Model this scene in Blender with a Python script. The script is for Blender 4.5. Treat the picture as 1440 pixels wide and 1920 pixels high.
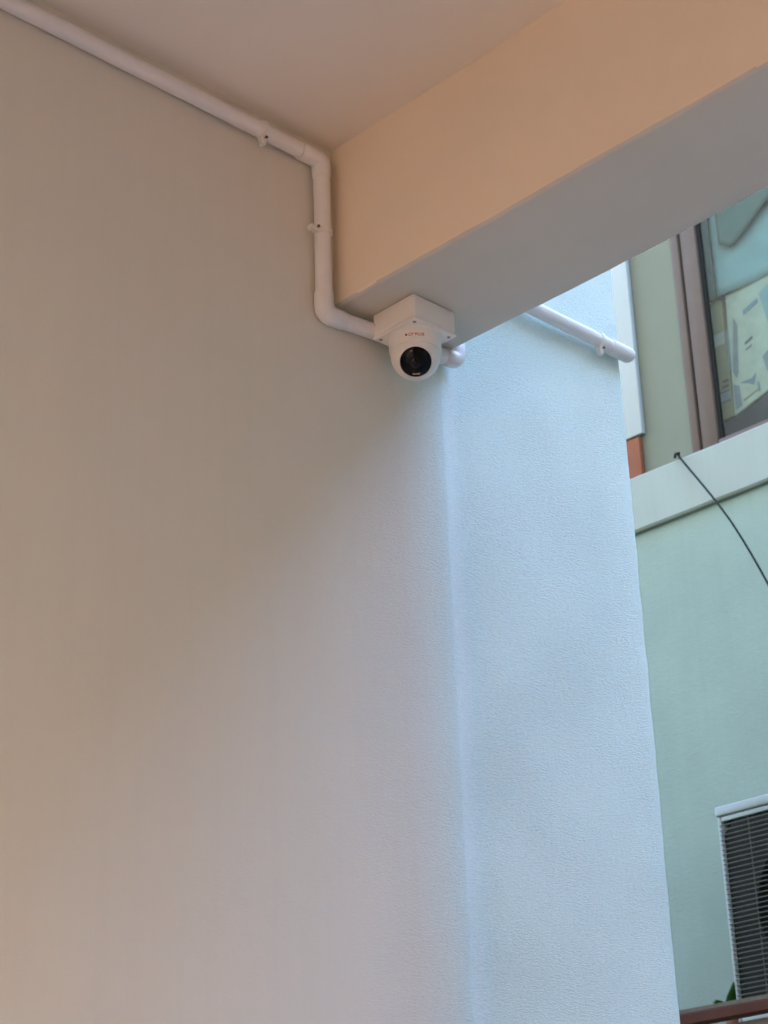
import bpy, bmesh, math, random
from mathutils import Vector, Matrix, noise
random.seed(7)
R = math.radians
scene = bpy.context.scene
for o in list(bpy.data.objects):
    bpy.data.objects.remove(o)

# ------------------------------------------------------------------ camera
cam_data = bpy.data.cameras.new('camera')
cam = bpy.data.objects.new('camera', cam_data)
scene.collection.objects.link(cam)
right = Vector((0.72138, -0.69177, -0.03262))
down = Vector((0.25971, 0.31389, -0.91325))
fwd = Vector((0.64199, 0.65033, 0.40610))
rot = Matrix((right, -down, -fwd)).transposed().to_4x4()
cam.matrix_world = Matrix.Translation((-1.7268, -1.8380, 1.6)) @ rot
cam_data.sensor_fit = 'VERTICAL'
cam_data.sensor_height = 36.0
cam_data.lens = 3634.2 / 1920 * 36.0
cam_data.clip_start = 0.05
cam_data.clip_end = 2000
cam_data.dof.use_dof = True
cam_data.dof.focus_distance = 2.9
cam_data.dof.aperture_fstop = 16.0
scene.camera = cam

# ------------------------------------------------------------------ sky, sun, exposure
SUN_EL, SUN_AZ = 40.0, 70.0          # azimuth measured from +Y towards +X
world = bpy.data.worlds.new('World')
scene.world = world
world.use_nodes = True
wn = world.node_tree
wn.nodes.clear()
sky = wn.nodes.new('ShaderNodeTexSky')
sky.sky_type = 'NISHITA'
sky.sun_disc = False
sky.sun_elevation = R(SUN_EL)
sky.sun_rotation = R(SUN_AZ)
sky.air_density = 1.0
sky.dust_density = 0.4
sky.ozone_density = 1.5
bg = wn.nodes.new('ShaderNodeBackground')
bg.inputs['Strength'].default_value = 0.15
wo = wn.nodes.new('ShaderNodeOutputWorld')
wn.links.new(sky.outputs['Color'], bg.inputs['Color'])
wn.links.new(bg.outputs['Background'], wo.inputs['Surface'])

sd = bpy.data.lights.new('sun', 'SUN')
sd.energy = 3.2
sd.angle = R(0.53)
sd.color = (1.0, 0.94, 0.86)
sun = bpy.data.objects.new('sun', sd)
scene.collection.objects.link(sun)
to_sun = Vector((math.sin(R(SUN_AZ)) * math.cos(R(SUN_EL)), math.cos(R(SUN_AZ)) * math.cos(R(SUN_EL)), math.sin(R(SUN_EL))))
sun.rotation_euler = to_sun.to_track_quat('Z', 'Y').to_euler()
sun.location = (0, 0, 20)

vs = scene.view_settings
vs.view_transform = 'Standard'
vs.look = 'None'
vs.gamma = 1.0
vs.use_curve_mapping = False
vs.exposure = 4.38
scene.cycles.use_denoising = True
scene.cycles.max_bounces = 12
scene.cycles.diffuse_bounces = 8
scene.cycles.transparent_max_bounces = 12
scene.cycles.sample_clamp_indirect = 10

# ------------------------------------------------------------------ materials
def new_mat(name):
    m = bpy.data.materials.new(name)
    m.use_nodes = True
    nt = m.node_tree
    nt.nodes.clear()
    out = nt.nodes.new('ShaderNodeOutputMaterial')
    b = nt.nodes.new('ShaderNodeBsdfPrincipled')
    nt.links.new(b.outputs[0], out.inputs[0])
    return m, nt, b, out

def N(nt, kind, **kw):
    n = nt.nodes.new(kind)
    for k, v in kw.items():
        if k in n.inputs:
            n.inputs[k].default_value = v
        else:
            setattr(n, k, v)
    return n

def position(nt):
    return nt.nodes.new('ShaderNodeNewGeometry').outputs['Position']

def scaled(nt, vec, s):
    m = N(nt, 'ShaderNodeMapping')
    m.inputs['Scale'].default_value = s
    nt.links.new(vec, m.inputs['Vector'])
    return m.outputs[0]

def mathn(nt, op, a, b=None, clamp=False):
    n = nt.nodes.new('ShaderNodeMath')
    n.operation = op
    n.use_clamp = clamp
    for i, v in enumerate((a, b)):
        if v is None:
            continue
        if isinstance(v, (int, float)):
            n.inputs[i].default_value = v
        else:
            nt.links.new(v, n.inputs[i])
    return n.outputs[0]

def ramp(nt, fac, stops):
    r = nt.nodes.new('ShaderNodeValToRGB')
    while len(r.color_ramp.elements) < len(stops):
        r.color_ramp.elements.new(0.5)
    for e, (p, c) in zip(r.color_ramp.elements, stops):
        e.position = p
        e.color = c if len(c) == 4 else (*c, 1)
    nt.links.new(fac, r.inputs[0])
    return r.outputs[0]

def plaster(name, col, var=0.05, streak=0.0, grain=0.0, rough=0.85, bump=0.25, fine=(170, 170, 330), pits=True, rough_mask=None, spec=0.3, col_out=None):
    """Painted plaster: faint blotches, brushed grain, small pits."""
    m, nt, b, out = new_mat(name)
    pos = position(nt)
    n1 = N(nt, 'ShaderNodeTexNoise', Scale=2.3, Detail=6.0, Roughness=0.6)
    nt.links.new(pos, n1.inputs['Vector'])
    lo = [max(0, c * (1 - var)) for c in col]
    hi = [min(1, c * (1 + var * 0.6)) for c in col]
    colr = ramp(nt, n1.outputs[0], [(0.3, lo), (0.7, hi)])
    if streak:                                    # brush marks and rain streaks running down
        st = N(nt, 'ShaderNodeTexNoise', Scale=1.0, Detail=4.0, Roughness=0.65)
        nt.links.new(scaled(nt, pos, (34, 34, 1.3)), st.inputs['Vector'])
        sm = N(nt, 'ShaderNodeTexNoise', Scale=3.0, Detail=2.0)
        nt.links.new(pos, sm.inputs['Vector'])
        sv = ramp(nt, mathn(nt, 'MULTIPLY', st.outputs[0], mathn(nt, 'ADD', sm.outputs[0], 0.5)), [(0.38, (1 - streak,) * 3), (0.56, (1, 1, 1))])
        ms = N(nt, 'ShaderNodeMix', data_type='RGBA', blend_type='MULTIPLY')
        ms.inputs[0].default_value = 1.0
        nt.links.new(colr, ms.inputs[6])
        nt.links.new(sv, ms.inputs[7])
        colr = ms.outputs[2]
    n2 = N(nt, 'ShaderNodeTexNoise', Scale=1.0, Detail=6.0, Roughness=0.72, Distortion=0.6)
    nt.links.new(scaled(nt, pos, fine), n2.inputs['Vector'])
    n3 = N(nt, 'ShaderNodeTexNoise', Scale=14.0, Detail=4.0, Roughness=0.55)
    nt.links.new(pos, n3.inputs['Vector'])
    patch = N(nt, 'ShaderNodeTexNoise', Scale=6.0, Detail=2.0)
    nt.links.new(pos, patch.inputs['Vector'])
    pm = ramp(nt, patch.outputs[0], [(0.35, (0.6,) * 3), (0.65, (1,) * 3)])
    h = mathn(nt, 'MULTIPLY', n2.outputs[0], pm)
    if rough_mask is not None:
        sx = N(nt, 'ShaderNodeSeparateXYZ')
        nt.links.new(pos, sx.inputs[0])
        mr = N(nt, 'ShaderNodeMapRange')
        mr.inputs['From Min'].default_value = rough_mask[0]
        mr.inputs['From Max'].default_value = rough_mask[1]
        mr.inputs['To Min'].default_value = 0.12
        nt.links.new(sx.outputs[0], mr.inputs['Value'])
        h = mathn(nt, 'MULTIPLY', h, mr.outputs[0])
        if col_out is not None:                       # daylight put into the colour: bluer outside the lip, blended inward
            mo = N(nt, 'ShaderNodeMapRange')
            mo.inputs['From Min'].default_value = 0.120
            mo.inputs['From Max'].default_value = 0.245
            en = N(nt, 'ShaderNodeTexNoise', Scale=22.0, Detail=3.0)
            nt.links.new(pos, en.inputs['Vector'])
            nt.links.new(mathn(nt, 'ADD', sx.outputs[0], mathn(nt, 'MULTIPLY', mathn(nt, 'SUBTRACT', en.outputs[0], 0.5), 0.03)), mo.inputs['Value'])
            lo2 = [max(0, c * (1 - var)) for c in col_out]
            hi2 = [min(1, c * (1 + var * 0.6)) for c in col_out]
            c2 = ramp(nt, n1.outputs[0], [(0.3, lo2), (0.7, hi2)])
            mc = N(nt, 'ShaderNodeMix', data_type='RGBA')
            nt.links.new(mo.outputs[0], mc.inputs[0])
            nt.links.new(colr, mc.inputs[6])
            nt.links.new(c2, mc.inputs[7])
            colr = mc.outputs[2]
            # rough-edged paler strip along the plaster lip
            pn = N(nt, 'ShaderNodeTexNoise', Scale=1.0, Detail=5.0, Roughness=0.7)
            nt.links.new(scaled(nt, pos, (60, 60, 16)), pn.inputs['Vector'])
            px_ = mathn(nt, 'ADD', sx.outputs[0], mathn(nt, 'MULTIPLY', mathn(nt, 'SUBTRACT', pn.outputs[0], 0.5), 0.034))
            dist = mathn(nt, 'ABSOLUTE', mathn(nt, 'SUBTRACT', px_, 0.246))
            pr_ = N(nt, 'ShaderNodeMapRange')
            pr_.inputs['From Min'].default_value = 0.028
            pr_.inputs['From Max'].default_value = 0.009
            pr_.inputs['To Max'].default_value = 0.8
            nt.links.new(dist, pr_.inputs['Value'])
            mp = N(nt, 'ShaderNodeMix', data_type='RGBA')
            nt.links.new(pr_.outputs[0], mp.inputs[0])
            nt.links.new(colr, mp.inputs[6])
            mp.inputs[7].default_value = (0.82, 0.90, 0.85, 1)
            colr = mp.outputs[2]
    h = mathn(nt, 'ADD', h, mathn(nt, 'MULTIPLY', n3.outputs[0], 0.3))
    if pits:
        vo = N(nt, 'ShaderNodeTexVoronoi', Scale=9.0)
        nt.links.new(pos, vo.inputs['Vector'])
        sizes = N(nt, 'ShaderNodeSeparateColor')
        nt.links.new(vo.outputs['Color'], sizes.inputs[0])
        thr = mathn(nt, 'MULTIPLY', mathn(nt, 'POWER', sizes.outputs[0], 2.0), 0.032)
        pit = mathn(nt, 'LESS_THAN', vo.outputs['Distance'], thr)
        if rough_mask is not None:
            pit = mathn(nt, 'MULTIPLY', pit, mathn(nt, 'GREATER_THAN', mr.outputs[0], 0.4))
        h = mathn(nt, 'SUBTRACT', h, mathn(nt, 'MULTIPLY', pit, 1.2))
        mx = N(nt, 'ShaderNodeMix', data_type='RGBA')
        nt.links.new(mathn(nt, 'MULTIPLY', pit, 0.75), mx.inputs[0])
        nt.links.new(colr, mx.inputs[6])
        mx.inputs[7].default_value = (col[0] * .3, col[1] * .28, col[2] * .25, 1)
        colr = mx.outputs[2]
    if grain:                                     # colour darkened at the grain's low points, keeps texture through denoising
        gm = mathn(nt, 'MULTIPLY', mathn(nt, 'MULTIPLY', mathn(nt, 'SUBTRACT', 0.56, n2.outputs[0], True), mr.outputs[0]), grain * 9)
        gv = mathn(nt, 'SUBTRACT', 1.0, gm, True)
        mg = N(nt, 'ShaderNodeMix', data_type='RGBA', blend_type='MULTIPLY')
        mg.inputs[0].default_value = 1.0
        nt.links.new(colr, mg.inputs[6])
        nt.links.new(gv, mg.inputs[7])
        colr = mg.outputs[2]
    bp = N(nt, 'ShaderNodeBump', Strength=bump, Distance=0.0035 if grain else 0.0025)
    nt.links.new(h, bp.inputs['Height'])
    nt.links.new(bp.outputs[0], b.inputs['Normal'])
    nt.links.new(colr, b.inputs['Base Color'])
    b.inputs['Roughness'].default_value = rough
    b.inputs['Specular IOR Level'].default_value = spec
    return m

def simple(name, col, rough=0.5, metal=0.0, var=0.06, scale=20, bump=0.0, bscale=200, spec=0.5):
    m, nt, b, out = new_mat(name)
    pos = position(nt)
    n1 = N(nt, 'ShaderNodeTexNoise', Scale=scale, Detail=5.0, Roughness=0.6)
    nt.links.new(pos, n1.inputs['Vector'])
    lo = [c * (1 - var) for c in col]
    hi = [min(1, c * (1 + var)) for c in col]
    nt.links.new(ramp(nt, n1.outputs[0], [(0.3, lo), (0.7, hi)]), b.inputs['Base Color'])
    rr = mathn(nt, 'ADD', mathn(nt, 'MULTIPLY', n1.outputs[0], 0.12), rough - 0.06)
    nt.links.new(rr, b.inputs['Roughness'])
    b.inputs['Metallic'].default_value = metal
    b.inputs['Specular IOR Level'].default_value = spec
    if bump:
        n2 = N(nt, 'ShaderNodeTexNoise', Scale=bscale, Detail=3.0)
        nt.links.new(pos, n2.inputs['Vector'])
        bp = N(nt, 'ShaderNodeBump', Strength=bump, Distance=0.001)
        nt.links.new(n2.outputs[0], bp.inputs['Height'])
        nt.links.new(bp.outputs[0], b.inputs['Normal'])
    return m

M = {}
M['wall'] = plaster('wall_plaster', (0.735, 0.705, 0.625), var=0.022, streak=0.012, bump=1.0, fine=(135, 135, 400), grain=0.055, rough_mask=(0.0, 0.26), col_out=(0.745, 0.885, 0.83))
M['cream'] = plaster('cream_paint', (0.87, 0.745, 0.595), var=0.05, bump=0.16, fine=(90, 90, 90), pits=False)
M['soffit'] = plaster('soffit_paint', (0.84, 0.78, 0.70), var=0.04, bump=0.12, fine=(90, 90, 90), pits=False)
M['beam_under_shade'] = plaster('beam_underside_shade', (0.63, 0.60, 0.525), var=0.04, bump=0.12, fine=(90, 90, 90), pits=False)  # underside and outer face of the cream beam, shade put into the colour
M['peach'] = plaster('peach_paint', (0.56, 0.38, 0.255), var=0.06, bump=0.15, pits=False)
M['green_wall'] = plaster('pale_green_plaster', (0.146, 0.19, 0.16), var=0.09, streak=0.03, bump=0.7, fine=(60, 40, 110), pits=False)
M['green_upper'] = plaster('grey_green_plaster', (0.098, 0.104, 0.072), var=0.06, streak=0.02, bump=0.2, pits=False)
M['ledge'] = plaster('ledge_paint', (0.178, 0.20, 0.172), var=0.07, streak=0.03, bump=0.3, pits=False)
M['pilaster'] = plaster('white_paint', (0.24, 0.26, 0.245), var=0.03, bump=0.2, pits=False)
M['brick'] = plaster('terracotta_brick', (0.15, 0.046, 0.017), var=0.25, bump=0.5, pits=False)
M['tan'] = plaster('tan_plaster', (0.16, 0.105, 0.07), var=0.1, bump=0.3, pits=False)
M['pipe'] = simple('white_pvc', (0.79, 0.765, 0.75), rough=0.38, var=0.02, scale=30, bump=0.06, bscale=60)
M['clip'] = simple('cream_plastic', (0.80, 0.765, 0.70), rough=0.45, var=0.02)
M['nail'] = simple('steel_nail', (0.16, 0.13, 0.11), rough=0.45, metal=0.7)
M['box'] = simple('box_plastic', (0.82, 0.78, 0.735), rough=0.42, var=0.015, bump=0.05, bscale=300)
M['body'] = simple('camera_plastic', (0.83, 0.80, 0.76), rough=0.33, var=0.01)
M['black'] = simple('black_glass', (0.006, 0.006, 0.006), rough=0.16, var=0.1, spec=0.2)
M['lens'] = simple('lens_glass', (0.002, 0.002, 0.003), rough=0.08, var=0.1)
M['led'] = simple('led_chip', (0.42, 0.32, 0.15), rough=0.35, var=0.2, scale=400)
M['red'] = simple('red_print', (0.62, 0.075, 0.05), rough=0.5)
M['ink'] = simple('dark_print', (0.02, 0.02, 0.02), rough=0.5)
M['screw'] = simple('screw_steel', (0.34, 0.32, 0.30), rough=0.4, metal=0.8)
M['mauve'] = simple('mauve_window_paint', (0.070, 0.050, 0.037), rough=0.5, var=0.06, scale=12, bump=0.2, bscale=80, spec=0.12)
M['gasket'] = simple('dark_gasket', (0.010, 0.011, 0.009), rough=0.7, spec=0.1)
M['curtain'] = simple('pale_teal_cloth', (0.08, 0.125, 0.128), rough=0.9, var=0.08, scale=14, bump=0.3, bscale=300, spec=0.1)
M['curtain_green'] = simple('grey_green_cloth', (0.045, 0.068, 0.058), rough=0.9, var=0.08, scale=14, bump=0.3, bscale=300, spec=0.1)
M['pelmet'] = simple('dull_green_cloth', (0.033, 0.050, 0.044), rough=0.9, var=0.08, scale=14, bump=0.3, bscale=300, spec=0.1)
M['carton_tan'] = simple('tan_card', (0.085, 0.08, 0.04), rough=0.8, var=0.08, scale=25, spec=0.15)
M['carton_white'] = simple('white_card', (0.135, 0.15, 0.12), rough=0.7, var=0.12, scale=16, spec=0.15)
M['blue_print'] = simple('blue_print', (0.012, 0.042, 0.06), rough=0.6)
M['grey_print'] = simple('grey_print', (0.045, 0.06, 0.065), rough=0.7, var=0.2, scale=30)
M['dark_print'] = simple('green_black_print', (0.007, 0.011, 0.008), rough=0.7)
M['bag'] = simple('slate_fabric', (0.006, 0.008, 0.010), rough=0.75, var=0.3, scale=14, bump=0.4, bscale=90, spec=0.15)
M['ac'] = simple('ac_enamel', (0.155, 0.175, 0.165), rough=0.42, var=0.05, scale=9, spec=0.25)
M['ac_dark'] = simple('condenser_dark', (0.009, 0.0105, 0.007), rough=0.6, var=0.35, scale=18, spec=0.1)
M['ac_black'] = simple('fan_black', (0.006, 0.006, 0.005), rough=0.55, spec=0.1)
M['wire'] = simple('grille_wire', (0.06, 0.056, 0.042), rough=0.5, var=0.15, scale=60, spec=0.15)
M['brown'] = simple('brown_paint', (0.050, 0.0125, 0.0045), rough=0.55, var=0.2, scale=14, bump=0.3, bscale=60, spec=0.1)
M['edge'] = simple('lit_edge', (0.085, 0.068, 0.05), rough=0.7, var=0.2, scale=30, spec=0.1)  # paler colour stands for light caught along the fascia's top edge
M['cable'] = simple('black_cable', (0.006, 0.007, 0.006), rough=0.5, spec=0.06)
M['leaf'] = simple('leaf_green', (0.013, 0.05, 0.007), rough=0.45, var=0.3, scale=40, spec=0.1)
M['pot'] = simple('clay_pot', (0.12, 0.05, 0.03), rough=0.8, var=0.15, scale=30, spec=0.1)
M['concrete'] = simple('concrete', (0.16, 0.16, 0.155), rough=0.9, var=0.15, scale=4, bump=0.4, bscale=40)
M['room'] = simple('room_paint', (0.30, 0.33, 0.30), rough=0.9, var=0.05, scale=3)
M['paving'] = simple('red_oxide_paving', (0.38, 0.205, 0.115), rough=0.8, var=0.12, scale=2.5, bump=0.4, bscale=30)
M['floor_tile'] = simple('tan_floor_tile', (0.20, 0.135, 0.095), rough=0.6, var=0.12, scale=3, bump=0.2, bscale=20)
M['dark_brick'] = simple('dark_brick', (0.10, 0.065, 0.05), rough=0.85, var=0.2, scale=3, bump=0.4, bscale=15)
M['grass'] = simple('lawn_grass', (0.045, 0.085, 0.028), rough=0.95, var=0.2, scale=0.8, bump=0.5, bscale=10)

def glass_mat():
    m = bpy.data.materials.new('window_glass')
    m.use_nodes = True
    nt = m.node_tree
    nt.nodes.clear()
    out = nt.nodes.new('ShaderNodeOutputMaterial')
    tr = N(nt, 'ShaderNodeBsdfTransparent')
    tr.inputs['Color'].default_value = (0.92, 0.97, 0.95, 1)
    gl = N(nt, 'ShaderNodeBsdfGlossy')
    gl.inputs['Roughness'].default_value = 0.03
    n = N(nt, 'ShaderNodeTexNoise', Scale=3.0, Detail=2.0)
    nt.links.new(position(nt), n.inputs['Vector'])
    bp = N(nt, 'ShaderNodeBump', Strength=0.05, Distance=0.01)
    nt.links.new(n.outputs[0], bp.inputs['Height'])
    nt.links.new(bp.outputs[0], gl.inputs['Normal'])
    lw_ = N(nt, 'ShaderNodeLayerWeight', Blend=0.5)
    fres = mathn(nt, 'ADD', mathn(nt, 'MULTIPLY', mathn(nt, 'POWER', lw_.outputs['Facing'], 5.0), 0.5), 0.013)
    mx = N(nt, 'ShaderNodeMixShader')
    nt.links.new(fres, mx.inputs[0])
    nt.links.new(tr.outputs[0], mx.inputs[1])
    nt.links.new(gl.outputs[0], mx.inputs[2])
    nt.links.new(mx.outputs[0], out.inputs[0])
    return m
M['glass'] = glass_mat()

# ------------------------------------------------------------------ mesh helpers
def link(name, me, mat, parent=None):
    o = bpy.data.objects.new(name, me)
    scene.collection.objects.link(o)
    if mat is not None and not me.materials:
        me.materials.append(M[mat] if isinstance(mat, str) else mat)
    if parent is not None:
        o.parent = parent
        o.matrix_parent_inverse = Matrix.Translation(-parent.location) if parent.type == 'EMPTY' else Matrix()
    return o

def tag(o, label=None, cat=None, group=None, kind=None):
    if label: o['label'] = label
    if cat: o['category'] = cat
    if group: o['group'] = group
    if kind: o['kind'] = kind
    return o

def empty(name, loc, label, cat, group=None):
    o = bpy.data.objects.new(name, None)
    o.location = loc
    o.empty_display_size = 0.1
    scene.collection.objects.link(o)
    return tag(o, label, cat, group)

def finish(bm, name, mat, parent=None, smooth=False, angle=35):
    bmesh.ops.recalc_face_normals(bm, faces=bm.faces)
    if smooth:
        for f in bm.faces:
            f.smooth = True
        for e in bm.edges:
            if len(e.link_faces) == 2 and e.calc_face_angle(0) > R(angle):
                e.smooth = False
    me = bpy.data.meshes.new(name)
    bm.to_mesh(me)
    bm.free()
    return link(name, me, mat, parent)

def add_box(bm, lo, hi, mat=None):
    lo, hi = Vector(lo), Vector(hi)
    r = bmesh.ops.create_cube(bm, size=1.0)
    for v in r['verts']:
        v.co = Vector([lo[i] + (v.co[i] + 0.5) * (hi[i] - lo[i]) for i in range(3)])
        if mat is not None:
            v.co = mat @ v.co
    return r['verts']

def box(name, lo, hi, mat, parent=None, bevel=0.0, seg=2, xf=None):
    bm = bmesh.new()
    add_box(bm, lo, hi, xf)
    if bevel:
        bmesh.ops.bevel(bm, geom=list(bm.edges), offset=bevel, segments=seg, affect='EDGES', profile=0.5)
    return finish(bm, name, mat, parent, smooth=bool(bevel), angle=50)

def path_points(pts, radius, seg=8):
    """Polyline with rounded corners."""
    pts = [Vector(p) for p in pts]
    out = [pts[0]]
    for i in range(1, len(pts) - 1):
        a, b, c = pts[i - 1], pts[i], pts[i + 1]
        u, w = (a - b).normalized(), (c - b).normalized()
        d = min(radius, (a - b).length * 0.45, (c - b).length * 0.45)
        p0, p1 = b + u * d, b + w * d
        for k in range(seg + 1):
            t = k / seg
            out.append(p0 * (1 - t) ** 2 + b * 2 * t * (1 - t) + p1 * t * t)
    out.append(pts[-1])
    return out

def add_tube(bm, pts, rad, seg=20, cap=True):
    pts = [Vector(p) for p in pts]
    rads = rad if isinstance(rad, (list, tuple)) else [rad] * len(pts)
    rings, prev = [], None
    for i, p in enumerate(pts):
        t = (pts[min(i + 1, len(pts) - 1)] - pts[max(i - 1, 0)]).normalized()
        if prev is None:
            ref = Vector((0, 0, 1)) if abs(t.z) < 0.9 else Vector((0, 1, 0))
            n = t.cross(ref).normalized()
        else:
            n = (prev - t * prev.dot(t)).normalized()
        prev = n
        b = t.cross(n)
        rings.append([bm.verts.new(p + (n * math.cos(a) + b * math.sin(a)) * rads[i]) for a in [2 * math.pi * k / seg for k in range(seg)]])
    for r0, r1 in zip(rings, rings[1:]):
        for k in range(seg):
            bm.faces.new((r0[k], r0[(k + 1) % seg], r1[(k + 1) % seg], r1[k]))
    if cap:
        bm.faces.new(rings[0][::-1])
        bm.faces.new(rings[-1])

def tube(name, pts, rad, mat, parent=None, seg=20):
    bm = bmesh.new()
    add_tube(bm, pts, rad, seg)
    return finish(bm, name, mat, parent, smooth=True, angle=50)

def add_lathe(bm, prof, seg=48, xf=Matrix()):
    rings = []
    for r, z in prof:
        if r < 1e-6:
            rings.append([bm.verts.new(xf @ Vector((0, 0, z)))])
        else:
            rings.append([bm.verts.new(xf @ Vector((r * math.cos(a), r * math.sin(a), z))) for a in [2 * math.pi * k / seg for k in range(seg)]])
    for r0, r1 in zip(rings, rings[1:]):
        for k in range(seg):
            k2 = (k + 1) % seg
            if len(r0) == 1 and len(r1) == 1:
                continue
            if len(r0) == 1:
                bm.faces.new((r0[0], r1[k2], r1[k]))
            elif len(r1) == 1:
                bm.faces.new((r0[k], r0[k2], r1[0]))
            else:
                bm.faces.new((r0[k], r0[k2], r1[k2], r1[k]))

def lathe(name, prof, mat, parent=None, seg=48, xf=Matrix(), angle=40):
    bm = bmesh.new()
    add_lathe(bm, prof, seg, xf)
    return finish(bm, name, mat, parent, smooth=True, angle=angle)

def frame_to(direction, origin):
    """Matrix whose +Z looks along direction."""
    q = Vector(direction).to_track_quat('Z', 'Y')
    return Matrix.Translation(origin) @ q.to_matrix().to_4x4()

# ------------------------------------------------------------------ ground
def sheet(name, x0, x1, y0, y1, z, mat):
    bm = bmesh.new()
    vs_ = [bm.verts.new((x, y, z)) for x, y in ((x0, y0), (x1, y0), (x1, y1), (x0, y1))]
    bm.faces.new(vs_)
    return tag(finish(bm, name, mat), kind='structure')

sheet('ground', -400, 400, -400, 400, 0.0, 'grass')
sheet('yard_paving', -8.0, -2.7, -3.2, 9.0, 0.004, 'paving')  # unseen, red colour put in to bounce warm light into the passage
sheet('courtyard_paving', 0.1, 3.9, -7.0, 9.0, 0.004, 'concrete')
sheet('passage_floor', -2.7, 0.1, -3.3, 0.1, 0.004, 'floor_tile')

# ------------------------------------------------------------------ the porch building
house = empty('porch_building', (-1.5, 0, 0), 'cream plastered house with porch ceiling, deep beam and long wall beside the camera', 'building')
CEIL, BEAM_B, BEAM_X = 3.335, 3.057, 0.232
END_X = 0.7065

def wall_profile():
    p = []
    x = -2.6
    while x < -0.7:
        p.append((x, 0.0)); x += 0.10
    while x < 0.2145:
        p.append((x, 0.0)); x += 0.015
    # plaster lip below the outer face of the beam: crisp on the left, feathered on the right
    for k in range(17):
        t = k / 16
        xx = 0.222 + t * 0.075
        s = 1 - (1 - t) ** 2.2
        p.append((xx, 0.0140 * s))
    x = 0.31
    while x < END_X - 0.03:
        p.append((x, 0.0140)); x += 0.012
    rr = 0.016
    for k in range(9):
        a = k / 8 * math.pi / 2
        p.append((END_X - rr + rr * math.sin(a), 0.0140 + rr - rr * math.cos(a)))
    y = 0.05
    while y < 6.0:
        p.append((END_X, y)); y += 0.05 if y < 0.4 else 0.4
    p.append((END_X, 6.0))
    return p

prof = wall_profile()
zs = []
z = -0.05
while z < 9.5:
    zs.append(z)
    z += 0.02 if 1.8 < z < 3.5 else 0.12
zs.append(9.5)
bm = bmesh.new()
grid = []
for zz in zs:
    row = []
    for i, (x, y) in enumerate(prof):
        a, b = prof[max(i - 1, 0)], prof[min(i + 1, len(prof) - 1)]
        n = Vector((b[1] - a[1], -(b[0] - a[0]), 0)).normalized()
        d = 0.0022 * noise.noise(Vector((x * 2.6, zz * 1.7, 3.1))) + 0.0009 * noise.noise(Vector((x * 9, zz * 7, 8.3)))
        if x > 0.6:
            d *= 0.35
        if x > 0.21:
            d += 0.0007 * noise.noise(Vector((x * 30, zz * 24, 1.3)))
        wob = 0.004 * noise.noise(Vector((0.3, 0.7, zz * 2.1))) + 0.0018 * noise.noise(Vector((4.3, 0.7, zz * 9.0)))
        if i == 0 or x < 0.15 or x > 0.4:
            wob = 0
        if x > END_X - 0.04 and y < 0.06:
            d += 0.0012 * noise.noise(Vector((7.7, 1.1, zz * 16)))
        row.append(bm.verts.new((x + n.x * d + wob, y + n.y * d, zz)))
    grid.append(row)
for r0, r1 in zip(grid, grid[1:]):
    for k in range(len(prof) - 1):
        if r0[k].co.z > 3.6 and prof[k][0] < -0.8:
            continue
        bm.faces.new((r0[k], r0[k + 1], r1[k + 1], r1[k]))
for f in bm.faces:
    f.smooth = True
me = bpy.data.meshes.new('wall')
bm.to_mesh(me); bm.free()
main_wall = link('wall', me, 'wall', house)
me.materials.append(M['concrete'])                # unseen alley side, dark cement added to cut bounced sunlight
for p in me.polygons:
    if p.center.y > 0.06:
        p.material_index = 1
main_wall['label'] = 'long pale plastered wall, smooth and warm under the porch, rough and bluish outside'

# porch ceiling, beam, side wall, column, roof and rear
def beam_mesh():
    """Plastered downstand beam with slightly uneven arrises."""
    bm = bmesh.new()
    rb = 0.007
    sec = [(0.0, CEIL + 0.16)]
    sec += [(0.0, BEAM_B + 0.12), (0.0, BEAM_B + 0.03)]
    sec += [(rb - rb * math.cos(a), BEAM_B + rb - rb * math.sin(a)) for a in [k / 5 * math.pi / 2 for k in range(6)]]
    sec += [(0.06, BEAM_B), (0.12, BEAM_B), (0.18, BEAM_B)]
    sec += [(BEAM_X - rb + rb * math.sin(a), BEAM_B + rb - rb * math.cos(a)) for a in [k / 5 * math.pi / 2 for k in range(6)]]
    sec += [(BEAM_X, BEAM_B + 0.03), (BEAM_X, BEAM_B + 0.12), (BEAM_X, CEIL + 0.16)]
    rows = []
    y = 0.03
    while y > -3.25:
        row = []
        for x, zz in sec:
            e = 0.0026 * noise.noise(Vector((x * 6, y * 5, zz * 6))) + 0.0010 * noise.noise(Vector((x * 20, y * 26, zz * 20)))
            f = 0.0026 * noise.noise(Vector((x * 6 + 9, y * 4, zz * 6))) + 0.0008 * noise.noise(Vector((x * 20 + 5, y * 30, zz * 20)))
            row.append(bm.verts.new((x + e, y, zz + f)))
        rows.append(row)
        y -= 0.02 if y > -1.2 else 0.15
    for r0, r1 in zip(rows, rows[1:]):
        for k in range(len(sec) - 1):
            bm.faces.new((r0[k], r1[k], r1[k + 1], r0[k + 1]))
    bm.faces.new(rows[-1])
    return bm
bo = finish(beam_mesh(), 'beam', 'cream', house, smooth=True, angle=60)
bo.data.materials.append(M['beam_under_shade'])
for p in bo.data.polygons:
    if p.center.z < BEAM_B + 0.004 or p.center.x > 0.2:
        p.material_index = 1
bo['label'] = 'deep cream beam running out from the wall'

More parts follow.
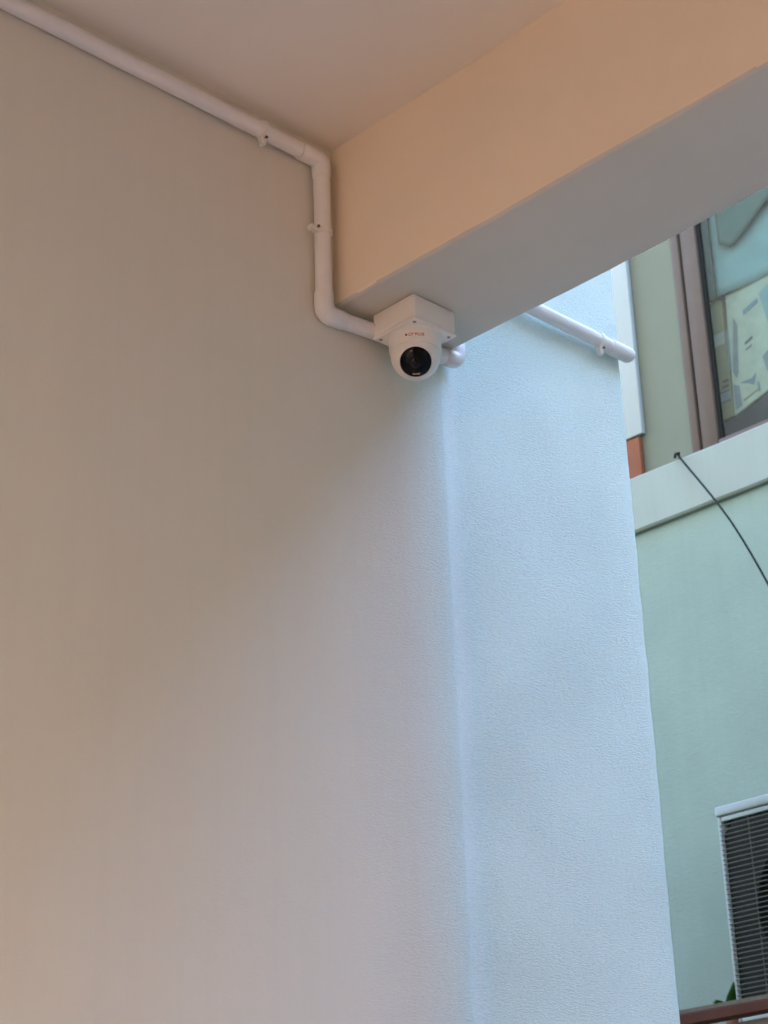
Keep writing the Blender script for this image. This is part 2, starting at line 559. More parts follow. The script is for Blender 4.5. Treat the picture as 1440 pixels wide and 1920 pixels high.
bm = bmesh.new()
rows = []
xs = [-2.6 + 0.12 * k for k in range(22)] + [0.004]
ys = [0.02 - 0.04 * k for k in range(40)] + [-1.6 - 0.17 * k for k in range(1, 10)]
for y in ys:
    rows.append([bm.verts.new((x, y, CEIL + 0.002 * noise.noise(Vector((x * 3, y * 3, 0.4))))) for x in xs])
for r0, r1 in zip(rows, rows[1:]):
    for k in range(len(xs) - 1):
        bm.faces.new((r0[k], r1[k], r1[k + 1], r0[k + 1]))
co = finish(bm, 'ceiling', 'soffit', house, smooth=True)
box('roof_slab', (-2.65, -3.4, CEIL + 0.17), (0.228, -0.01, CEIL + 0.32), 'soffit', house)
box('upper_sky_blocker', (-1.0, -3.4, CEIL + 0.322), (0.226, -0.012, 6.8), 'concrete', house)  # unseen mass added over the passage to block western sky
bm = bmesh.new()                                  # unseen passage end wall added to limit side light, open doorway
add_box(bm, (-2.75, -3.42, 0), (-2.602, -1.75, CEIL + 0.168))
add_box(bm, (-2.75, -0.12, 0), (-2.605, 0.045, CEIL + 0.168))
add_box(bm, (-2.75, -1.75, 2.7), (-2.60, -0.12, CEIL + 0.168))
finish(bm, 'end_light_baffle', 'cream', house)
box('side_wall', (-2.6, -3.42, 0), (0.0, -3.21, CEIL + 0.168), 'peach', house)
box('column', (0.004, -3.42, 0), (0.228, -2.97, BEAM_B - 0.003), 'cream', house)
box('rear_block', (-2.6, 0.05, 0), (0.62, 6.0, 3.6), 'cream', house)
box('rear_storey', (-0.8, 0.05, 3.603), (0.62, 6.0, 9.48), 'concrete', house)  # unseen storey, height raised to block sky and fill the window reflection

# ------------------------------------------------------------------ unseen peach house added across the yard to bounce warm light in
opp = empty('yard_bounce_house', (-9, -1, 0), 'unseen peach house added across the sunny yard to bounce warm light into the passage', 'building')
box('wall', (-13, -8, 0), (-8.0, 6, 5.0), 'peach', opp)
box('roof_slab', (-13.2, -8.2, 5.003), (-7.9, 6.2, 5.15), 'soffit', opp)
box('plinth', (-7.997, -8, 0), (-7.92, 6, 0.5), 'tan', opp)

hb = empty('sky_blocking_house', (3.5, -9, 0), 'unseen dark brick block added behind the viewer to shut out low sky', 'building')  # unseen block added to keep low sky off the inner wall
box('wall', (-0.2, -12.0, 0), (10, -7.0, 8.6), 'dark_brick', hb)
box('roof_slab', (-0.4, -12.2, 8.603), (10.2, -6.8, 8.75), 'concrete', hb)

# ------------------------------------------------------------------ neighbouring building on the right
far = empty('neighbour_building', (3.9, 1.5, 0), 'pale green neighbouring building with mauve window, ledge and brown-edged canopy', 'building')
WX = 3.86            # upper wall face
OY0, OY1, OZ0, OZ1 = 0.78, 2.116, 4.775, 6.15
bm = bmesh.new()
add_box(bm, (WX, OY1, 4.70), (4.06, 7.0, 6.8))
add_box(bm, (WX, -6.8, 4.70), (4.06, OY0, 6.8))
add_box(bm, (WX, OY0, OZ1), (4.06, OY1, 6.8))
add_box(bm, (WX + 0.002, OY0, 4.70), (4.06, OY1, OZ0))
finish(bm, 'upper_wall', 'green_upper', far)
box('lower_wall', (3.828, -6.8, 0), (4.08, 7.0, 4.537), 'green_wall', far)
box('rear_block', (6.6, -6.8, 0), (9.0, 7.0, 6.8), 'green_upper', far)
box('roof_slab', (3.70, -6.8, 6.803), (9.1, 7.1, 6.95), 'ledge', far)
box('room_floor', (4.082, -0.75, 4.50), (6.6, 6.9, 4.62), 'room', far)
box('room_ceiling', (4.062, -0.75, 6.60), (6.6, 6.9, 6.70), 'room', far)
box('room_wall', (4.065, 2.9, 4.62), (6.6, 3.0, 6.6), 'room', far)
box('room_wall', (4.065, -0.6, 4.62), (6.6, -0.5, 6.6), 'room', far)
# ledge under the window, with slightly wavy arrises
def wavy_bar(x0, x1, z0, z1, y0, y1, amp, step=0.03, sd_=0):
    bm = bmesh.new()
    rows = []
    n = int((y1 - y0) / step)
    for k in range(n + 1):
        y = y0 + (y1 - y0) * k / n
        r = 0.008
        sec = [(x1, z0), (x0 + r, z0), (x0, z0 + r), (x0, (z0 + z1) / 2), (x0, z1 - r), (x0 + r, z1), (x1, z1)]
        rows.append([bm.verts.new((x + (amp * noise.noise(Vector((x * 9, y * 5, z * 9 + sd_))) if x < x1 else 0), y,
                                   z + amp * 1.3 * noise.noise(Vector((x * 9 + 4, y * 4, z * 9 + sd_))))) for x, z in sec])
    for r0, r1 in zip(rows, rows[1:]):
        for k in range(6):
            bm.faces.new((r0[k], r0[k + 1], r1[k + 1], r1[k]))
    bm.faces.new(rows[0]); bm.faces.new(rows[-1][::-1])
    return bm
finish(wavy_bar(3.80, 3.905, 4.538, 4.766, -6.8, 7.0, 0.003), 'ledge', 'ledge', far, smooth=True, angle=25)
box('pilaster', (3.834, 2.332, 4.958), (WX - 0.001, 2.62, 6.8), 'pilaster', far, bevel=0.003)
bm = bmesh.new()
add_box(bm, (3.838, 2.350, 4.772), (WX - 0.001, 2.60, 4.952))
bmesh.ops.bevel(bm, geom=list(bm.edges), offset=0.004, segments=2, affect='EDGES')
bk = finish(bm, 'brick', 'brick', far, smooth=True, angle=50)
bk['label'] = 'bare orange brick at the foot of the white pilaster'

# window
win = box('window', (3.852, OY1 - 0.036, OZ0), (3.93, OY1 - 0.001, OZ1 - 0.04), 'mauve', far, bevel=0.002)
box('frame_stile', (3.852, OY0 + 0.001, OZ0), (3.93, OY0 + 0.036, OZ1 - 0.04), 'mauve', win, bevel=0.002)
box('frame_head', (3.852, OY0 + 0.001, OZ1 - 0.039), (3.93, OY1 - 0.001, OZ1 - 0.001), 'mauve', win, bevel=0.002)
def sash(y0, y1):
    z0, z1 = OZ0 + 0.004, OZ1 - 0.046
    box('sash_stile', (3.858, y1 - 0.073, z0), (3.90, y1, z1), 'mauve', win, bevel=0.003)
    box('sash_stile', (3.858, y0, z0), (3.90, y0 + 0.055, z1), 'mauve', win, bevel=0.003)
    box('sash_rail', (3.860, y0 + 0.0555, z0), (3.90, y1 - 0.0735, z0 + 0.03), 'mauve', win, bevel=0.003)
    box('sash_rail', (3.860, y0 + 0.0555, z1 - 0.06), (3.90, y1 - 0.0735, z1), 'mauve', win, bevel=0.003)
    box('gasket', (3.872, y1 - 0.088, z0 + 0.032), (3.888, y1 - 0.0735, z1 - 0.062), 'gasket', win)
    box('pane', (3.878, y0 + 0.0555, z0 + 0.0305), (3.882, y1 - 0.0745, z1 - 0.0605), 'glass', win)
sash(1.452, OY1 - 0.046)
sash(OY0 + 0.046, 1.442)
box('window_board', (3.935, OY0 + 0.002, 4.7755), (4.66, OY1 - 0.002, 4.7775), 'room', win)

# canopy with painted edge below
box('canopy_slab', (3.27, -0.7, 2.39), (3.827, 5.0, 2.548), 'tan', far)
bm = wavy_bar(3.235, 3.268, 2.556, 2.600, -0.7, 5.0, 0.0022, step=0.03, sd_=5)
finish(bm, 'fascia_board', 'brown', far, smooth=True, angle=25)
finish(wavy_bar(3.238, 3.272, 2.6015, 2.6045, -0.7, 5.0, 0.0012, step=0.03, sd_=5), 'fascia_lip', 'edge', far)

# ------------------------------------------------------------------ things behind the window
def cloth(name, y0, y1, ztop, zbot_fn, x, mat, label, cat, waves=9, amp=0.012):
    bm = bmesh.new()
    rows = []
    nz, ny = 14, 60
    for i in range(nz + 1):
        row = []
        for k in range(ny + 1):
            y = y0 + (y1 - y0) * k / ny
            zb = zbot_fn((y - y0) / (y1 - y0))
            zz = ztop + (zb - ztop) * i / nz
            dx = amp * math.sin(waves * math.pi * k / ny + 0.6 * math.sin(i * 0.4)) + 0.006 * noise.noise(Vector((y * 9, zz * 5, x)))
            row.append(bm.verts.new((x + dx, y, zz)))
        rows.append(row)
    for a, b in zip(rows, rows[1:]):
        for k in range(ny):
            bm.faces.new((a[k], a[k + 1], b[k + 1], b[k]))
    o = finish(bm, name, mat, None, smooth=True, angle=80)
    md = o.modifiers.new('thickness', 'SOLIDIFY')
    md.thickness = 0.002
    return tag(o, label, cat)
cloth('curtain', 0.85, 1.975, 6.08, lambda t: 5.4536 - 0.006 * math.sin(t * 9), 3.937, 'curtain', 'pale blue-green cloth hung inside the mauve window', 'curtain', waves=8, amp=0.005)
cloth('curtain', 1.982, 2.11, 6.08, lambda t: 5.4487, 3.937, 'curtain_green', 'narrow grey-green cloth at the left side of the mauve window', 'curtain', waves=1, amp=0.003)
cloth('pelmet_cloth', 0.9, 1.925, 6.08, lambda t: 5.6229 + 0.13 * abs(((t * 5.3) % 2) - 1), 3.912, 'pelmet', 'grey-green zigzag pelmet cloth above the pale curtain', 'cloth', waves=5, amp=0.004)

# tan carton with dark printed bars
CX = 3.95
ct = empty('carton', (CX + 0.06, 1.9986, 4.932), 'narrow tan carton with dark printed bars inside the window', 'carton')
box('card_body', (CX, 1.9713, 4.932), (CX + 0.13, 2.0376, 5.4483), 'carton_tan', ct, bevel=0.003)
for z0, z1, ya, yb in ((5.0839, 5.0956, 1.9772, 2.0045), (5.0606, 5.0723, 1.9772, 2.0103), (5.043, 5.0479, 1.9772, 2.0327), (5.0002, 5.005, 1.9772, 2.0347)):
    box('printed_bar', (CX - 0.0025, ya, z0), (CX - 0.0005, yb, z1), 'dark_print', ct)
box('printed_bar', (CX - 0.0022, 1.9772, 5.0055), (CX - 0.0005, 2.0327, 5.0425), 'grey_print', ct)
box('tape', (CX - 0.0025, 1.9772, 5.2486), (CX - 0.0005, 2.0347, 5.3022), 'carton_white', ct)
# white package with a slanted lower edge
wc = empty('carton', (CX + 0.01, 1.95, 4.926), 'large white carton with faded blue print and slanted lower edge inside the window', 'carton')
def prism(pts, x0, x1, bev=0.0):
    bm = bmesh.new()
    f = bm.faces.new([bm.verts.new((x0, y, z)) for y, z in pts])
    ex = bmesh.ops.extrude_face_region(bm, geom=[f])
    for v in [g for g in ex['geom'] if isinstance(g, bmesh.types.BMVert)]:
        v.co.x = x1
    if bev:
        bmesh.ops.bevel(bm, geom=list(bm.edges), offset=bev, segments=2, affect='EDGES')
    return bm
finish(prism([(1.968, 4.924), (1.60, 5.034), (1.55, 5.50), (1.945, 5.50)], CX - 0.005, CX + 0.20, 0.003), 'card_body', 'carton_white', wc, smooth=True, angle=50)
def print_patch(pts, mat):
    finish(prism(pts, CX - 0.0068, CX - 0.0056), 'printed_patch', mat, wc)
print_patch([(1.925, 5.052), (1.886, 5.036), (1.862, 5.020), (1.846, 5.066), (1.868, 5.050)], 'blue_print')
print_patch([(1.848, 5.022), (1.836, 5.022), (1.836, 4.985), (1.844, 4.982)], 'grey_print')
print_patch([(1.950, 5.110), (1.936, 5.075), (1.925, 5.100), (1.905, 5.300), (1.920, 5.34)], 'grey_print')
print_patch([(1.810, 5.12), (1.795, 5.05), (1.770, 5.03), (1.775, 5.14)], 'grey_print')
print_patch([(1.790, 5.39), (1.764, 5.24), (1.72, 5.30), (1.73, 5.42)], 'curtain')
print_patch([(1.962, 5.30), (1.950, 5.30), (1.955, 5.12), (1.966, 5.12)], 'grey_print')
print_patch([(1.880, 5.20), (1.842, 5.214), (1.842, 5.226), (1.880, 5.212)], 'dark_print')
print_patch([(1.880, 5.175), (1.850, 5.186), (1.850, 5.192), (1.880, 5.181)], 'dark_print')
print_patch([(1.872, 5.33), (1.80, 5.355), (1.80, 5.375), (1.872, 5.35)], 'blue_print')
print_patch([(1.955, 4.945), (1.925, 4.954), (1.928, 5.04), (1.957, 5.06)], 'grey_print')
print_patch([(1.915, 4.968), (1.840, 4.992), (1.842, 4.999), (1.917, 4.976)], 'carton_tan')
# dark bag under the cartons
bg_ = empty('bag', (4.15, 1.8, 4.776), 'dark slate bag lying under the cartons inside the window', 'bag')
bm = bmesh.new()
bag_pts = [(2.0473, 4.778), (2.0473, 4.9242), (1.9743, 4.9222), (1.5115, 5.044), (1.3361, 4.9904), (1.3166, 4.778)]
fr = [bm.verts.new((CX - 0.012, y, z)) for y, z in bag_pts]
f = bm.faces.new(fr)
ex = bmesh.ops.extrude_face_region(bm, geom=[f])
for v in [g for g in ex['geom'] if isinstance(g, bmesh.types.BMVert)]:
    v.co.x += 0.34
bmesh.ops.bevel(bm, geom=list(bm.edges), offset=0.018, segments=3, affect='EDGES')
finish(bm, 'fabric_body', 'bag', bg_, smooth=True, angle=60)
box('strap', (CX - 0.016, 1.40, 4.84), (CX - 0.0125, 1.96, 4.87), 'grey_print', bg_, xf=Matrix.Translation((0, 1.68, 4.855)) @ Matrix.Rotation(R(-9), 4, 'X') @ Matrix.Translation((0, -1.68, -4.855)))

# ------------------------------------------------------------------ air conditioner outdoor unit
ac = empty('air_conditioner', (3.66, 1.5, 2.548), 'white outdoor air conditioner with dark wire grille on the canopy', 'air conditioner')
AX, AY1, AY0, AZ1, AZ0 = 3.50, 1.925, 1.055, 3.296, 2.585
box('top_cover', (AX - 0.006, AY0 - 0.004, AZ1 - 0.034), (3.81, AY1 + 0.004, AZ1), 'ac', ac, bevel=0.006)
box('side_panel', (AX, AY1 - 0.014, AZ0), (3.80, AY1, AZ1 - 0.0345), 'ac', ac, bevel=0.004)
box('side_panel', (AX, AY0, AZ0), (3.80, AY0 + 0.20, AZ1 - 0.0345), 'ac', ac, bevel=0.004)
box('front_rail', (AX, AY0 + 0.201, AZ1 - 0.052), (AX + 0.02, AY1 - 0.0145, AZ1 - 0.036), 'ac', ac, bevel=0.002)
box('front_rail', (AX, AY0 + 0.201, AZ0), (AX + 0.02, AY1 - 0.0145, AZ0 + 0.03), 'ac', ac, bevel=0.002)
box('base_pan', (AX + 0.021, AY0 + 0.201, AZ0), (3.80, AY1 - 0.0145, AZ0 + 0.02), 'ac', ac)
box('condenser_coil', (3.78, AY0 + 0.201, AZ0 + 0.021), (3.799, AY1 - 0.0145, AZ1 - 0.035), 'ac_dark', ac)
# fan shroud: plate with a round hole
bm = bmesh.new()
cy, cz, rr = 1.555, 2.93, 0.255
ya, yb, za, zb = AY0 + 0.205, AY1 - 0.0148, AZ0 + 0.032, AZ1 - 0.055
inner, outer = [], []
SEG = 48
for k in range(SEG):
    a = 2 * math.pi * k / SEG
    c, s = math.cos(a), math.sin(a)
    inner.append(bm.verts.new((AX + 0.014, cy + rr * c, cz + rr * s)))
    sc_ = min(((yb - cy) / c if c > 1e-6 else (ya - cy) / c if c < -1e-6 else 9), ((zb - cz) / s if s > 1e-6 else (za - cz) / s if s < -1e-6 else 9))
    outer.append(bm.verts.new((AX + 0.010, cy + sc_ * c, cz + sc_ * s)))
deep = [bm.verts.new(v.co + Vector((0.06, 0, 0))) for v in inner]
for k in range(SEG):
    k2 = (k + 1) % SEG
    bm.faces.new((outer[k], outer[k2], inner[k2], inner[k]))
    bm.faces.new((inner[k], inner[k2], deep[k2], deep[k]))
finish(bm, 'fan_shroud', 'ac_dark', ac, smooth=True, angle=30)
# fan
fan = lathe('fan', [(0, -0.03), (0.05, -0.03), (0.055, -0.02), (0.055, 0.03), (0, 0.03)], 'ac_black', ac, seg=24, xf=frame_to((-1, 0, 0), (AX + 0.11, cy, cz)))
for b in range(3):
    bm = bmesh.new()
    pr = []
    for i in range(6):
        r_ = 0.05 + 0.19 * i / 5
        for s in (-1, 1):
            a = R(120 * b + 25) + s * R(34 - 2 * i)
            pr.append(bm.verts.new((AX + 0.11 + s * 0.022, cy + r_ * math.cos(a), cz + r_ * math.sin(a))))
    for i in range(5):
        bm.faces.new((pr[2 * i], pr[2 * i + 1], pr[2 * i + 3], pr[2 * i + 2]))
    ex = bmesh.ops.extrude_face_region(bm, geom=list(bm.faces))
    for v in [g for g in ex['geom'] if isinstance(g, bmesh.types.BMVert)]:
        v.co.x += 0.004
    finish(bm, 'fan_blade', 'ac_black', fan, smooth=True, angle=60)
# wire grille: each horizontal wire is a piece of its own
gr = box('grille', (AX - 0.002, AY0 + 0.204, AZ0 + 0.031), (AX + 0.002, AY0 + 0.209, AZ1 - 0.053), 'wire', ac)
bm = bmesh.new()
add_tube(bm, [(0, ya, 0), (0, (ya + yb) / 2, 0), (0, yb + 0.006, 0)], 0.0019, seg=6)
wire0 = None
z = AZ1 - 0.066
while z > AZ0 + 0.032:
    if wire0 is None:
        wire0 = finish(bm, 'grille_wire', 'wire', gr, smooth=True)
        w_ = wire0
    else:
        w_ = wire0.copy()
        scene.collection.objects.link(w_)
        w_.parent = gr
    w_.location = (AX - 0.004 + random.uniform(-0.0006, 0.0006), 0, z + random.uniform(-0.0008, 0.0008))
    z -= 0.0164
for k in range(3):
    y = ya + (yb - ya) * (k + 0.5) / 3
    tube('grille_stay', [(AX - 0.001, y, AZ0 + 0.03), (AX - 0.001, y, AZ1 - 0.053)], 0.0012, 'wire', gr, seg=6)
for y in (1.2, 1.78):
    box('foot', (AX + 0.02, y - 0.03, 2.5485), (3.78, y + 0.03, AZ0 - 0.001), 'ac_dark', ac)

# ------------------------------------------------------------------ plant beside the air conditioner
pl = empty('potted_plant', (3.62, 2.0, 2.548), 'dark green broad-leaved plant between the air conditioner and the wall', 'plant')
lathe('pot', [(0, 2.549), (0.040, 2.549), (0.052, 2.63), (0.056, 2.632), (0.056, 2.642), (0.048, 2.642), (0.044, 2.615), (0, 2.615)], 'pot', pl, seg=24, xf=Matrix.Translation((3.62, 2.0, 0)))
def leaf(base, tip, width, droop, roll=0.0):
    base, tip = Vector(base), Vector(tip)
    ax = tip - base
    side = ax.cross(Vector((0.6, 0.3, 0.75))).normalized()
    side = Matrix.Rotation(roll, 3, ax.normalized()) @ side
    up = side.cross(ax).normalized()
    bm = bmesh.new()
    rows = []
    n = 9
    for i in range(n + 1):
        t = i / n
        w = width * (math.sin(math.pi * min(1, t * 0.93 + 0.07)) ** 0.75) * (1 - 0.25 * t)
        if i == n:
            w = 0.0008
        c = base + ax * t + up * droop * math.sin(t * math.pi)
        rows.append([bm.verts.new(c + side * w * s + up * (abs(s) * w * 0.25)) for s in (-1, -0.5, 0, 0.5, 1)])
    for r0, r1 in zip(rows, rows[1:]):
        for k in range(4):
            bm.faces.new((r0[k], r0[k + 1], r1[k + 1], r1[k]))
    o = finish(bm, 'leaf', 'leaf', pl, smooth=True, angle=70)
    md = o.modifiers.new('thickness', 'SOLIDIFY'); md.thickness = 0.0008
leaf((3.61, 2.035, 2.625), (3.585, 1.945, 2.752), 0.034, 0.006, 0.15)
leaf((3.61, 2.02, 2.62), (3.60, 2.000, 2.742), 0.030, 0.006, -0.2)
leaf((3.61, 2.02, 2.62), (3.60, 2.092, 2.690), 0.026, 0.006, 0.1)
leaf((3.62, 2.01, 2.62), (3.66, 2.075, 2.700), 0.026, 0.01, 0.6)
leaf((3.63, 2.00, 2.62), (3.70, 1.98, 2.71), 0.026, 0.01, 1.2)
leaf((3.61, 2.00, 2.62), (3.53, 2.03, 2.680), 0.024, 0.01, 0.8)
tube('stem', [(3.62, 2.0, 2.612), (3.621, 2.001, 2.65)], 0.004, 'leaf', pl, seg=8)

# ------------------------------------------------------------------ loose cable from the ledge
cpts = [(3.856, 2.20, 4.7755), (3.82, 2.155, 4.774), (3.797, 2.138, 4.772), (3.786, 2.125, 4.752), (3.74, 1.9597, 4.5096), (3.70, 1.8449, 4.3249), (3.66, 1.7209, 4.0794), (3.64, 1.60, 3.78), (3.66, 1.50, 3.50), (3.70, 1.42, 3.33), (3.72, 1.36, 3.302)]
def smooth_path(pts, n=8):
    pts = [Vector(p) for p in pts]
    out = []
    for i in range(len(pts) - 1):
        p0, p1, p2, p3 = pts[max(i - 1, 0)], pts[i], pts[i + 1], pts[min(i + 2, len(pts) - 1)]
        for k in range(n):
            t = k / n
            out.append(0.5 * ((2 * p1) + (-p0 + p2) * t + (2 * p0 - 5 * p1 + 4 * p2 - p3) * t * t + (-p0 + 3 * p1 - 3 * p2 + p3) * t ** 3))
    out.append(pts[-1])
    return out
cb = empty('cable', (3.80, 2.14, 4.77), 'thin black cable hanging from the pale ledge in a curve', 'cable')
tube('cable_run', smooth_path(cpts), 0.0041, 'cable', cb, seg=10)
tube('cable_knot', smooth_path([(3.805, 2.165, 4.779), (3.79, 2.150, 4.783), (3.785, 2.130, 4.776)], 4), 0.0055, 'cable', cb, seg=10)

# ------------------------------------------------------------------ conduit left of the camera box
PR = 0.0125
YC = -0.0150
cl = empty('conduit', (-0.036, YC, 3.04), 'white conduit pipe running along the ceiling corner and down to the junction box', 'conduit')
E1 = Vector((-0.0355, YC, 3.2945)); E2 = Vector((-0.0362, YC, 3.0255)); B1 = Vector((0.066, YC, 3.0335))
def wob_line(a, b, n, amp, sd_):
    a, b = Vector(a), Vector(b)
    return [a.lerp(b, k / n) + Vector((0, amp * 0.3 * noise.noise(Vector((sd_, k * 0.4, 1))), amp * noise.noise(Vector((sd_, k * 0.35, 5))) * math.sin(math.pi * k / n))) for k in range(n + 1)]
tube('pipe', wob_line((-2.6, YC, 3.2965), (-0.080, YC, 3.2948), 60, 0.0025, 2.2), PR, 'pipe', cl, seg=28)
tube('pipe', [E1 + Vector((0, 0, -0.02)), E2 + Vector((0, 0, 0.02))], PR, 'pipe', cl, seg=28)
tube('pipe', [E2.lerp(B1, 0.35), B1], PR, 'pipe', cl, seg=28)
def elbow(corner, da, db, parent, la=0.040, lb=0.040, bend=0.026, r=0.0145):
    corner, da, db = Vector(corner), Vector(da).normalized(), Vector(db).normalized()
    pts = path_points([corner + da * la, corner, corner + db * lb], bend, 10)
    bm = bmesh.new()
    n = len(pts)
    rad = [r] * n
    pts = [pts[0]] + [pts[0].lerp(pts[1], 0.03)] + pts[1:-1] + [pts[-1].lerp(pts[-2], 0.03)] + [pts[-1]]
    rad = [r - 0.0006, r] + [r] * (n - 2) + [r, r - 0.0006]
    add_tube(bm, pts, rad, 28)
    return finish(bm, 'elbow', 'pipe', parent, smooth=True, angle=60)
elbow(E1, (-1, 0, 0.0), (0, 0, -1), cl, la=0.043, lb=0.030, bend=0.030)
elbow(E2, (0, 0, 1), (B1 - E2), cl, la=0.036, lb=0.036, bend=0.020)

def clip(center, axis, tab_dir, parent, lift=0.0, tilt=0.0, nail_off=(0, 0, 0), wall_y=0.0):
    """Nail clip: a band hugging the pipe, a flat tab on the wall and a nail."""
    c, ax, td = Vector(center), Vector(axis).normalized(), Vector(tab_dir).normalized()
    ax = (ax + td * tilt).normalized()
    nrm = Vector((0, -1, 0))                    # away from the wall
    w, r0, r1 = 0.0042, PR + 0.0003, PR + 0.0028
    bm = bmesh.new()
    rings = []
    for k in range(25):
        a = -0.62 * math.pi + 1.24 * math.pi * k / 24
        d = nrm * math.cos(a) - td * math.sin(a)
        rings.append([bm.verts.new(c + d * rr_ + ax * s * w) for rr_, s in ((r0, -1), (r1, -0.8), (r1, 0.8), (r0, 1))])
    for a, b in zip(rings, rings[1:]):
        for k in range(4):
            bm.faces.new((a[k], a[(k + 1) % 4], b[(k + 1) % 4], b[k]))
    bm.faces.new(rings[0]); bm.faces.new(rings[-1][::-1])
    band = finish(bm, 'pipe_clip', 'clip', parent, smooth=True, angle=40)
    bm = bmesh.new()
    m = Matrix((td, ax, nrm)).transposed()
    vs_ = add_box(bm, (PR * 0.75, -w, -0.004), (PR + 0.0150, w, 0.0075))
    for v in vs_:
        v.co = c + m @ v.co
    bmesh.ops.bevel(bm, geom=list(bm.edges), offset=0.0014, segments=2, affect='EDGES')
    finish(bm, 'tab', 'clip', band, smooth=True, angle=50)
    p = c + td * (PR + 0.004) + nrm * 0.0068 + Vector(nail_off)
    d2 = (nrm + td * 0.25).normalized()
    tube('nail', [p, p + d2 * 0.004, p + d2 * 0.0042, p + d2 * 0.0056], [0.0011, 0.0011, 0.0025, 0.0023], 'nail', band, seg=12)
clip((-0.1545, YC, 3.2952), (1, 0, 0), (0, 0, -1), cl, tilt=-0.12)
clip((-0.0358, YC, 3.1655), (0, 0, 1), (-1, 0, 0), cl, tilt=-0.06)

# ------------------------------------------------------------------ conduit right of the camera box
crr = empty('conduit', (0.252, YC, 3.05), 'white conduit leaving the box, rising behind the beam and following the outer wall', 'conduit')
S1 = Vector((0.2462, -0.0145, 3.0465)); S2 = Vector((0.2462, -0.006, 3.224)); S3 = Vector((0.690, -0.0015, 3.2245))
tube('pipe', [(0.143, YC, 3.0385), S1 + Vector((-0.02, 0, -0.001))], PR, 'pipe', crr, seg=28)
tube('pipe', [S1 + Vector((0, 0, 0.015)), S2 + Vector((0, 0, -0.015))], PR, 'pipe', crr, seg=28)
tube('pipe', wob_line(S2 + Vector((0.015, 0, 0)), S3 + Vector((-0.02, 0, 0)), 12, 0.002, 7.7), PR, 'pipe', crr, seg=28)
elbow(S1, (-1, 0, -0.03), (0, 0, 1), crr, la=0.030, lb=0.034, bend=0.020, r=0.0138)
elbow(S2, (0, 0, -1), (1, 0, 0), crr, la=0.034, lb=0.034, bend=0.02, r=0.0145)
tube('socket', [(0.652, -0.0015, 3.2245), (0.653, -0.0015, 3.2245), (0.704, -0.0015, 3.2245), (0.7080, -0.0012, 3.2243), (0.7100, -0.0008, 3.2240)], [0.0128, 0.0142, 0.0142, 0.0128, 0.0085], 'pipe', crr, seg=28)
clip((0.6235, -0.0015, 3.2243), (1, 0, 0), (0, 0, -1), crr, tilt=0.0)

# ------------------------------------------------------------------ junction box
BX0, BX1, BY0, BY1, BZ0, BZ1 = 0.057, 0.145, -0.109, -0.0215, 3.0135, 3.0562
jb = empty('junction_box', ((BX0 + BX1) / 2, (BY0 + BY1) / 2, BZ0), 'square white junction box fixed under the beam, carrying the camera', 'junction box')
box('box_body', (BX0, BY0, BZ0 + 0.0052), (BX1, BY1, BZ1), 'box', jb, bevel=0.0035, seg=3)
box('lid', (BX0 - 0.0006, BY0 - 0.0006, BZ0), (BX1 + 0.0006, BY1 + 0.0006, BZ0 + 0.005), 'box', jb, bevel=0.0016, seg=3)
for sx in (BX0 + 0.008, BX1 - 0.008):
    for sy in (BY0 + 0.008, BY1 - 0.008):
        s_ = lathe('screw', [(0, -0.0012), (0.0022, -0.0012), (0.0028, -0.0004), (0.0028, 0.001)], 'screw', jb, seg=16, xf=Matrix.Translation((sx, sy, BZ0)))

# ------------------------------------------------------------------ security camera
KX, KY = 0.101, -0.0653
cc = empty('security_camera', (KX, KY, BZ0), 'white turret security camera with round black lens face under the box', 'camera')
ZR = BZ0
RB = 0.0392
TT = Matrix.Translation((KX, KY, ZR))
lathe('base_ring', [(0, 0.0005), (0.0405, 0.0005), (0.0412, -0.0008), (0.0405, -0.0022), (RB, -0.0028), (RB, -0.0240), (RB - 0.0004, -0.0252), (RB - 0.0018, -0.0258), (0.030, -0.0258)], 'body', cc, seg=72, xf=TT)
BALL = Vector((KX, KY, 2.9835)); BR = 0.0370
face_dir = Vector((-0.735, -0.70, -1.06)).normalized()
XB = frame_to(face_dir, BALL)
ball_prof = [(0, -BR)] + [(BR * math.sin(a), -BR * math.cos(a)) for a in [math.pi * k / 40 for k in range(1, 31)]]
ball_prof = [(r_, z_) for r_, z_ in ball_prof if not (z_ > 0 and r_ < 0.0262)]
ball_prof += [(0.0262, 0.0268), (0.0254, 0.0277), (0.0240, 0.0280), (0.0233, 0.0268)]
ball = lathe('eyeball', ball_prof, 'body', cc, seg=72, xf=XB, angle=30)
rw = 0.0232
lathe('lens_window', [(rw, 0.0262), (rw, 0.0277), (rw * 0.9, 0.0296), (rw * 0.7, 0.0318), (rw * 0.45, 0.0332), (rw * 0.2, 0.0339), (0, 0.0340)], 'black', cc, seg=64, xf=XB)
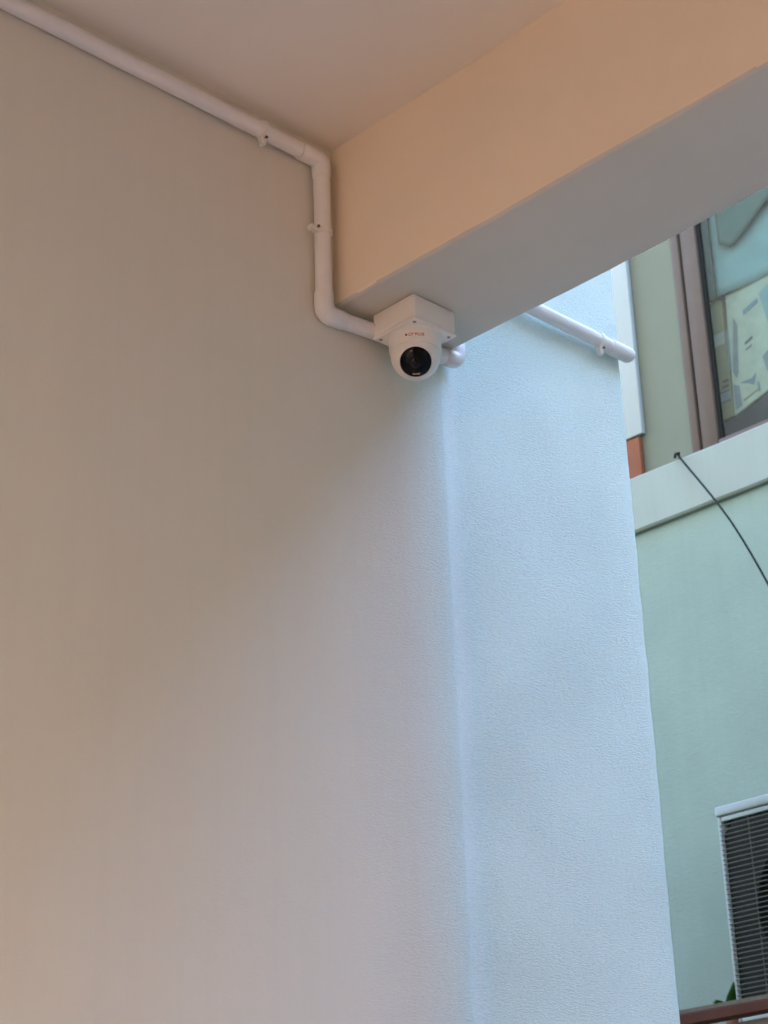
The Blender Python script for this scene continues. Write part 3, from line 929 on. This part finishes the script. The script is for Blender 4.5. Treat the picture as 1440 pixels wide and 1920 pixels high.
lw = [o for o in cc.children if o.name.startswith('lens_window')][0]
lathe('lens', [(0.0078, 0.0334), (0.0078, 0.0343), (0.0066, 0.0346), (0.005, 0.0350), (0, 0.0354)], 'lens', lw, seg=40, xf=XB)
# warm LED below the lens: two chips
vup = (Vector((0, 0, 1)) - face_dir * face_dir.z).normalized()
vside = face_dir.cross(vup).normalized()
for s in (-1, 1):
    c = BALL + face_dir * 0.0308 - vup * 0.0168 + vside * s * 0.0027
    bm = bmesh.new()
    m = Matrix((vside, vup, (face_dir * 0.9 - vup * 0.42).normalized())).transposed()
    for v in add_box(bm, (-0.0025, -0.0015, -0.0012), (0.0025, 0.0015, 0.0008)):
        v.co = c + m @ v.co
    finish(bm, 'lamp_chip', 'led', lw)
# lettering wrapped around the base ring
def ring_text(txt, size, start, zc, mat, name):
    cu = bpy.data.curves.new(name, 'FONT')
    cu.body = txt
    cu.size = size
    cu.extrude = 0.0002
    cu.offset = size * 0.012
    cu.resolution_u = 3
    tmp = bpy.data.objects.new('tmp_text', cu)
    scene.collection.objects.link(tmp)
    dg = bpy.context.evaluated_depsgraph_get()
    me_ = bpy.data.meshes.new_from_object(tmp.evaluated_get(dg))
    bpy.data.objects.remove(tmp)
    for v in me_.vertices:
        a = start + v.co.x / RB
        rad = RB + 0.0002 + v.co.z
        v.co = (KX + rad * math.cos(a), KY + rad * math.sin(a), zc + v.co.y)
    me_.materials.clear()
    return link(name, me_, mat, cc)
A0 = math.atan2(-0.695, -0.72)
LS = 0.0066
ring_text('CP PLUS', LS, A0 - 0.0095 / RB, ZR - 0.0165, 'red', 'lettering')
bm = bmesh.new()
nrow = []
for k in range(5):
    a = A0 - (0.0140 - 0.0030 * k / 4) / RB
    nrow.append([bm.verts.new((KX + (RB + 0.0004) * math.cos(a), KY + (RB + 0.0004) * math.sin(a), ZR - 0.0165 + zz)) for zz in (0.0008, 0.0040)])
for a, b in zip(nrow, nrow[1:]):
    bm.faces.new((a[0], b[0], b[1], a[1]))
finish(bm, 'logo_mark', 'ink', cc)
